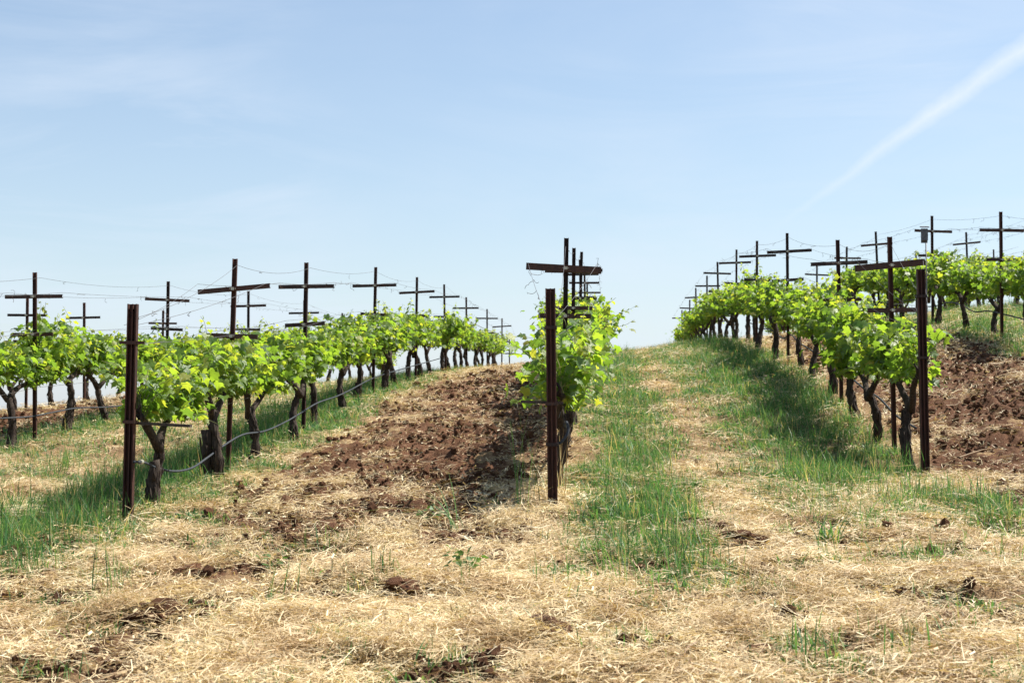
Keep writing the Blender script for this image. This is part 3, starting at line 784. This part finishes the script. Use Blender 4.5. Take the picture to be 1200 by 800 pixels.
def post(u, v, label, lean=0.0, tilt=None, big=False, yaw=0.0, h=0.0):
    t = empty('trellis_post', (u, v, gz(u, v) + h + .05 * (v < 18)), label, 'post', 'crossarm posts of the vine trellis', (prg2.normal(0, .01), lean + prg2.normal(0, .012), yaw + prg2.normal(0, .06)))
    obj('shaft', SHAFT, t)
    for k, (zz, me) in enumerate(((POST_H - .33, ARMS[2] if big else ARMS[0]), (POST_H - .84, ARMS[1]))):
        tl = (tilt if (tilt is not None and k == 0) else prg2.normal(0, .022))
        a = obj('crossarm', me, t, (prg2.normal(0, .015), -.018 - .0255, zz)); a.rotation_euler = (0, -tl, prg2.normal(0, .02)); a.location.y = -.045
        b = obj('bracket', BRK, t, (0, -.045, zz)); c = obj('clamp', UB_, t, (0, -.037, zz - .004))
    POSTS.setdefault(u, []).append((v, t.location.z, lean)); return t

for u, pxs, phrase, opts in (
    (-4.0, (268, 356, 437, 487, 522, 547, 571, 588, 597), HOSE, {0: dict(tilt=.11, yaw=.12, lean=.02), 1: dict(tilt=0.01, lean=.02), 3: dict(tilt=.05)}),
    (3.3, (1047, 986, 924, 887, 863, 843, 829, 817, 808, 800), TALLR, {0: dict(tilt=.085, lean=-.018, big=True, h=.13), 1: dict(tilt=.03, lean=-.008), 2: dict(tilt=.035)})):
    for i, px in enumerate(pxs): post(u, row_v(u, px), ORD[i] + ' crossarm post up from the end stake in ' + phrase, **opts.get(i, {}))
for i, v in enumerate((15.2, 19.6, 25.3, 31.0, 36.8, 42.5)):
    post(-.41, v, ORD[i] + ' crossarm post up from the end stake in ' + MIDR, **({0: dict(tilt=-.045, big=True)}.get(i, dict(tilt=-.01))))
for u, pxs, lab in (
    (-7.6, (42, 195, 291, 356, 402, 437), 'the row between grass strip and soil mound'),
    (-11.2, (99, 31, 190), 'the small row behind the red soil mound'),
    (6.9, (1175, 1094, 1032, 992, 958), 'the higher row behind the tilled soil'),
    (10.5, (1137, 1075), 'the row peeping over the higher row'),
    (14.1, (1168, 1110), 'the farthest row on top of the slope')):
    for i, (v, px) in enumerate(sorted((row_v(u, q), q) for q in pxs)):
        if v < 56: post(u, v, ORD[i] + ' crossarm post up the slope in ' + lab, tilt={99: .0, 1137: .07, 1032: .05}.get(px))
EXTRA = MB().box((0, 0, 0), (.22, .03, .022)).mesh('plank', M['rust'])

# ------------------------------------------------------------------ end stakes
def stake(u, px, hgt, label, lean=0.0, rings=(), v=None):
    v = v or row_v(u, px); t = empty('end_stake', (u, v, gz(u, v)), label, 'stake', 'end stakes of the vine rows', (0, lean, 0))
    ch = [(-.041, -.032), (-.031, -.032), (-.031, .012), (-.005, .012), (-.005, -.020), (.005, -.020), (.005, .012), (.031, .012), (.031, -.032), (.041, -.032), (.041, .026), (-.041, .026)]
    obj('channel', MB().extrude(ch, (0, 0, -.4), (0, 0, hgt), X, Y).mesh('channel', M['rust']), t)
    for zz, ext in rings:
        mb = MB()
        for a, b in (((-.048, 0), (.008, .076)), ((.048, 0), (.008, .076))): mb.box((a[0], -.002, zz), (b[0], b[1], .028))
        mb.box((0, -.041, zz), (.104, .008, .028)); mb.box((0, .035, zz), (.104, .008, .028))
        if ext: mb.box((-.075, -.040, zz), (.045, .010, .024)); mb.box((.085, -.040, zz), (.07, .010, .024))
        obj('collar', mb.mesh('collar', M['arm']), t)
    return t, v
s1, sv1 = stake(-4.0, 152, 1.84, 'rusty channel steel end stake of ' + HOSE, .012, ((1.51, True), (.84, False)))
s2, sv2 = stake(-.41, 648, 1.89, 'rusty channel steel end stake of ' + MIDR, -.010, ((1.56, False), (.92, False), (.58, False)), v=11.95)
s3, sv3 = stake(3.3, 1083, 2.11, 'tall dark channel steel end stake next to the tilled soil', -.01, ((1.83, False), (1.2, False)))
for t, x0, x1, zz in ((s1, -.05, .47, .83), (s2, -.30, .06, .93)):
    mb = MB(); mb.box(((x0 + x1) / 2, .075, zz), (x1 - x0, .07, .024)); bo = obj('brace_board', mb.mesh('brace_board', M['wood']), t); bo.rotation_euler = (0, .04, 0)
    bo['label'] = 'short weathered board strapped behind the stake'
for u, (t, v) in ((-4.0, (s1, sv1)), (-.41, (s2, sv2)), (3.3, (s3, sv3))): POSTS[u].append((v, t.location.z, 0.0))

# ------------------------------------------------------------------ wires with old tendrils, and the hoses
def strand(name, pts_fn, spans, r, mat, sag, n=10, tendrils=0, rg=None):
    mb = MB(); prev = None; path = []
    for a, b in zip(spans[:-1], spans[1:]):
        A, B = Vector(a), Vector(b); s = sag * rg.uniform(.5, 1.5)
        for k in range(n):
            t = k / n; p = A.lerp(B, t); p.z -= 4 * s * t * (1 - t); path.append(p)
    path.append(Vector(spans[-1])); mb.tube(path, r, 4, cap=False)
    me = mb.mesh(name, mat, True)
    if tendrils:
        m2 = MB()
        for _ in range(tendrils):
            k = int(rg.integers(0, len(path) - 1)); p = path[k].lerp(path[k + 1], rg.random()); Q = [p]; d = Vector((rg.normal(0, .5), rg.normal(0, .5), -1)); q = p.copy()
            for j in range(6): d += Vector(rg.normal(0, .75, 3)); d.normalize(); q = q + d * rg.uniform(.010, .030); Q.append(q)
            m2.tube(Q, .0024, 3, cap=False)
        return me, m2.mesh('tendrils', M['tendril'])
    return me, None
wrg = np.random.default_rng(21)
WROWS = {-4.0: HOSE, -.41: MIDR, 3.3: TALLR, -7.6: 'the row between grass strip and soil mound', 6.9: 'the higher row behind the tilled soil', 10.5: 'the row behind the higher one'}
for u, ph in WROWS.items():
    ps = sorted(POSTS[u]); stk = u in (-4.0, -.41, 3.3)
    if not stk:   # the rows run on out of the frame
        v = ps[0][0] - 5.7; ps = [(v, gz(u, v), 0.0)] + ps
    for dx, zz, what in ((-.37, POST_H - .31, 'upper'), (.37, POST_H - .31, 'upper'), (-.26, POST_H - .82, 'lower'), (.26, POST_H - .82, 'lower'), (.03, POST_H - .10, 'top'), (.05, .74, 'cordon')):
        sp = []
        for i, (v, z, ln) in enumerate(ps):
            if stk and i == 0:
                hz = {'upper': 1.66, 'top': 1.72, 'lower': 1.5, 'cordon': .80}[what]; sp.append((u + .05 * (1 if dx > 0 else -1), v - .01, z + hz))
            else: sp.append((u + dx + math.sin(ln) * zz, v - .07 if what != 'top' else v + .03, z + zz + .03))
        me, te = strand('wire', None, sp, .0021, M['wire'], {'upper': .03, 'top': .065, 'lower': .03, 'cordon': .02}[what], 10, {'upper': 34, 'top': 10, 'lower': 14, 'cordon': 0}[what], wrg)
        o = tag(obj('trellis_wire', me), {'upper': 'thin wire on the upper crossarms of ', 'lower': 'thin wire on the lower crossarms of ', 'top': 'thin sagging wire along the post tops of ', 'cordon': 'thin wire carrying the vine arms of '}[what] + ph, 'wire', 'trellis wires')
        if te: tag(obj('tendril', te, o), 'dry curled tendrils still clinging to the wire', None, None, 'stuff')

def hose(pts, label, r=.0105):
    # smooth curve through points
    P = [Vector(p) for p in pts]; out = []
    for i in range(len(P) - 1):
        p0, p1, p2, p3 = P[max(i - 1, 0)], P[i], P[i + 1], P[min(i + 2, len(P) - 1)]
        for k in range(6):
            t = k / 6; out.append(.5 * ((2 * p1) + (p2 - p0) * t + (2 * p0 - 5 * p1 + 4 * p2 - p3) * t * t + (-p0 + 3 * p1 - 3 * p2 + p3) * t ** 3))
    out.append(P[-1]); mb = MB(); mb.tube(out, r, 8)
    o = tag(obj('drip_hose', mb.mesh('drip_hose', M['hose'], True)), label, 'hose', 'drip irrigation hoses'); return o, out
def at(u, px, py, du=0.0):
    """a point on the vertical plane of row u under a photo pixel"""
    d = pixdir(px, py); k = (u + du) / d.x; return Vector((u + du, k * d.y, EYE + k * d.z))
hp = [at(-4.0, x, y, .07) for x, y in ((157, 541), (170, 542), (184, 548), (205, 552), (225, 548), (243, 536), (262, 522), (285, 509), (310, 505), (335, 494), (352, 484), (372, 472), (395, 464), (412, 456), (437, 443), (465, 434), (490, 427), (515, 420))]
ho, hpath = hose(hp, 'grey drip hose sagging between the trunks of the row with bare soil beside it')
mb = MB(); mb.tube([hpath[4] - Vector((.0, .03, 0)), hpath[4] + Vector((.0, .03, .0))], .021, 8); obj('coupling', mb.mesh('coupling', M['zinc']), ho)
hp = [at(-7.6, x, y, .06) for x, y in ((-40, 492), (0, 490), (35, 488), (62, 483), (90, 478), (122, 477), (150, 474), (180, 466))]
hose(hp, 'grey drip hose hung along the trunks in the row before the soil mound', .010)
hp = [Vector((6.95, v, gz(6.9, v) + .48 - .05 * math.sin(v * 1.7))) for v in np.arange(21, 40, 1.0)]
hose(hp, 'dark drip hose hung along the trunks of the higher row behind the tilled soil', .012)
hp = [Vector((3.36, v, gz(3.3, v) + .46 - .05 * math.sin(v * 1.7))) for v in np.arange(15.5, 34, 1.0)]
hose(hp, 'dark drip hose hung along the trunks beside the tall stake', .012)
p0 = s2.location; hp = [p0 + Vector(q) for q in ((.02, .06, .58), (.07, .05, .60), (.125, .08, .68), (.115, .15, .76), (.09, .5, .74), (.08, 1.4, .66), (.07, 2.4, .70), (.06, 3.6, .64))]
hose(hp, 'grey hose end curling up behind the stake between soil and grass', .012)

# small box on a thin pole behind the tall stake
d = pixdir(1083, 275); kq = 25.0 / d.y; bx = Vector((kq * d.x, 25.0, EYE + kq * d.z))
t = empty('nest_box', (bx.x, bx.y, gz(bx.x, bx.y)), 'small grey box on a thin pole behind the tall stake', 'box')
hb = bx.z - t.location.z
obj('pole', MB().tube([(.03, 0, -.2), (.03, 0, hb + .05)], .011, 8).mesh('pole', M['wire'], True), t)
b_ = obj('box', MB().box((-.005, -.065, hb - .01), (.095, .09, .20)).mesh('box', M['greybox']), t)
obj('lid', MB().extrude([(-.075, 0), (.075, .03), (.075, .045), (-.075, .015)], (-.07, -.065, hb + .105), (.06, -.065, hb + .105), Y, Z).mesh('lid', M['greybox']), t)
obj('back_board', MB().box((.0, -.006, hb - .02), (.11, .016, .25)).mesh('back_board', M['greybox']), t)

# ------------------------------------------------------------------ single clods, weeds and tufts one can point at
crg = np.random.default_rng(31)
for px, py, s, lab in (
    (865, 637, .30, 'big dark soil clod on the straw below the shaded grass'),
    (181, 722, .26, 'crumbly brown clod alone on the straw below the hose row'),
    (577, 655, .22, 'reddish clod between the broad-leaved weed and the grass strip'),
    (596, 660, .17, 'small reddish clod touching the grass strip edge'),
    (640, 742, .24, 'flat dark clod half buried in straw below the grass strip'),
    (470, 690, .22, 'dark clod under the straw heap beside the broad-leaved weed'),
    (225, 672, .20, 'brown clod at the foot of the straw by the hose row stake'),
    (385, 625, .20, 'brown clod on the straw edge of the tilled strip'),
    (880, 775, .26, 'wide low clod among straw and thin green blades')):
    p = pix_ground(px, py); t = empty('soil_clod', p, lab, 'clod', 'loose clods on the headland', (0, 0, crg.uniform(0, 6)))
    me = lump_mesh('clod_core', crg, .42, 3); o = obj('clod_core', me, t); o.scale = (s * 1.3, s, s * .62); o.location.z = s * .08
    for k in range(5):
        a = crg.uniform(0, 6.28); c = obj('fragment', crumb[k % 7], t, (math.cos(a) * s * crg.uniform(.5, .9), math.sin(a) * s * crg.uniform(.4, .8), s * .03)); q = s * crg.uniform(.14, .34); c.scale = (q, q, q); c.rotation_euler = tuple(crg.uniform(0, 6, 3))

def tuft_thing(px, py, lab, cat, n, h0, h1, rad, lean, wm, mat=None, name='grass_tuft', az=None, droop=.5):
    p = pix_ground(px, py); t = empty(name, p, lab, cat); rg = crg
    for _ in range(n):
        L = rg.uniform(h0, h1); a = rg.uniform(0, 6.28) if az is None else rg.normal(az, .35); ln = abs(rg.normal(lean, lean * .45)); b = np.array([rg.normal(0, rad), rg.normal(0, rad), -.01]); o = np.array([math.cos(a), math.sin(a), 0])
        P = [b + np.array([0, 0, 1]) * L * (t_ - droop * ln * t_ * t_ * .7) + o * L * ln * t_ * (.35 + .75 * t_) for t_ in (0, .25, .5, .75, 1)]
        sd = np.array([-o[1], o[0], .2]); wd = rg.uniform(.006, .010) * wm
        obj('blade', ribbon_mesh('blade', [(P, [wd * .7, wd, wd, wd * .7, wd * .1], sd)], mat or M['grass']), t)
    return t
tuft_thing(535, 622, 'green grass tuft with long blades arching over the shaded soil', 'grass tuft', 16, .35, .62, .03, .95, 1.1, az=2.6, droop=.75)
tuft_thing(972, 640, 'spreading green grass tuft alone on the open straw', 'grass tuft', 34, .16, .34, .05, .65, 1.3)
tuft_thing(742, 535, 'green blades beside the grass strip edge on the straw', 'grass tuft', 14, .12, .26, .05, .5, 1.2)
tuft_thing(575, 605, 'thin green tuft in the canopy shade next to the soil', 'grass tuft', 14, .15, .32, .05, .5, 1.0)
tuft_thing(614, 600, 'tall yellowing grass stems leaning by the stake between soil and grass', 'grass tuft', 18, .45, .95, .07, .18, .8, mat=M['grass'])
tuft_thing(655, 586, 'dry yellow grass blades rising along the stake between soil and grass', 'grass tuft', 12, .35, .75, .04, .15, .8, mat=M['straw'])
tuft_thing(945, 772, 'few thin green blades near the low clod in straw', 'grass tuft', 12, .12, .26, .09, .3, 1.0)
tuft_thing(1035, 760, 'sparse upright green blades spread wide on the straw', 'grass tuft', 22, .10, .24, .16, .3, 1.0)
tuft_thing(1125, 745, 'upright green blades on straw below the tilled soil', 'grass tuft', 16, .10, .22, .12, .3, 1.0)
tuft_thing(680, 712, 'short green blades poking from straw below the grass strip', 'grass tuft', 16, .08, .2, .09, .35, 1.0)
tuft_thing(455, 670, 'thin green blades by the dark clod under the straw heap', 'grass tuft', 14, .1, .24, .06, .3, 1.0)
# broad-leaved weeds
def weed(px, py, lab, n, size, hgt):
    p = pix_ground(px, py); t = empty('broadleaf_weed', p, lab, 'weed'); rg = crg
    for k in range(4):
        a = rg.uniform(0, 6.28); q = Vector((math.cos(a) * .09, math.sin(a) * .09, hgt * rg.uniform(.6, 1.1))); mb = MB().tube([(0, 0, -.01), q * .5 + Vector((0, 0, .02)), q], [.004, .003, .002], 5); obj('stem', mb.mesh('stem', M['herb']), t)
    V_ = np.array([(0, 0, 0), (-.32, .3, .06), (-.36, .62, .05), (-.15, .95, -.02), (0, 1.02, -.08), (.15, .95, -.02), (.36, .62, .05), (.32, .3, .06), (0, .55, -.02)]); F_ = np.array([(8, i, (i + 1) % 8) for i in range(8)])
    me = mesh_np('leaf', V_, F_, M['herb'], True)
    for _ in range(n):
        a = rg.uniform(0, 6.28); r = rg.uniform(.01, .11); pos = Vector((math.cos(a) * r, math.sin(a) * r, hgt * rg.uniform(.25, 1.15))); o2 = Vector((math.cos(a), math.sin(a), rg.uniform(-.1, .5))).normalized()
        nr = (Vector((0, 0, 1)) + Vector(rg.normal(0, .35, 3))).normalized(); dr = (o2 - nr * o2.dot(nr)).normalized()
        o = obj('leaf', me, t); o.matrix_basis = leaf_mat((0, pos, dr, nr, size * rg.uniform(.6, 1.2), 0))
    return t
weed(545, 678, 'bushy broad-leaved green weed beside the reddish clods', 46, .055, .17)
weed(318, 672, 'low broad-leaved weed on straw in front of the tilled strip', 26, .05, .10)
weed(128, 640, 'broad-leaved weed at the edge of the shaded grass by the hose stake', 30, .055, .12)
weed(500, 612, 'small leafy weed in the shade of the vines on tilled soil', 24, .05, .10)
weed(1145, 660, 'small dark leafy weed on straw below the tilled soil', 18, .05, .08)

# single pale stalks lying about
def stalk(pa_, pb_, lab, r=.005):
    a, b = pix_ground(*pa_), pix_ground(*pb_); m_ = (a + b) / 2; m_.z = max(m_.z, gz(m_.x, m_.y)) + .06; a.z += .02; b.z += .05
    mb = MB().tube([a, a.lerp(m_, .5) + Vector((0, 0, .012)), m_, m_.lerp(b, .5) + Vector((0, 0, .008)), b], [r, r, r * .9, r * .8, r * .5], 6)
    tag(obj('dry_stalk', mb.mesh('dry_stalk', M['straw'], True)), lab, 'stalk', 'long dry stalks')
stalk((1105, 548), (1165, 530), 'long pale stalk lying across the tilled soil by the tall stake', .008)
stalk((225, 640), (150, 612), 'bent pale stalk lying at the foot of the hose row stake', .006)
stalk((205, 650), (128, 628), 'second pale stalk lying lower at the hose row stake', .005)
stalk((820, 665), (880, 648), 'pale stalk leaning over the big dark clod', .006)
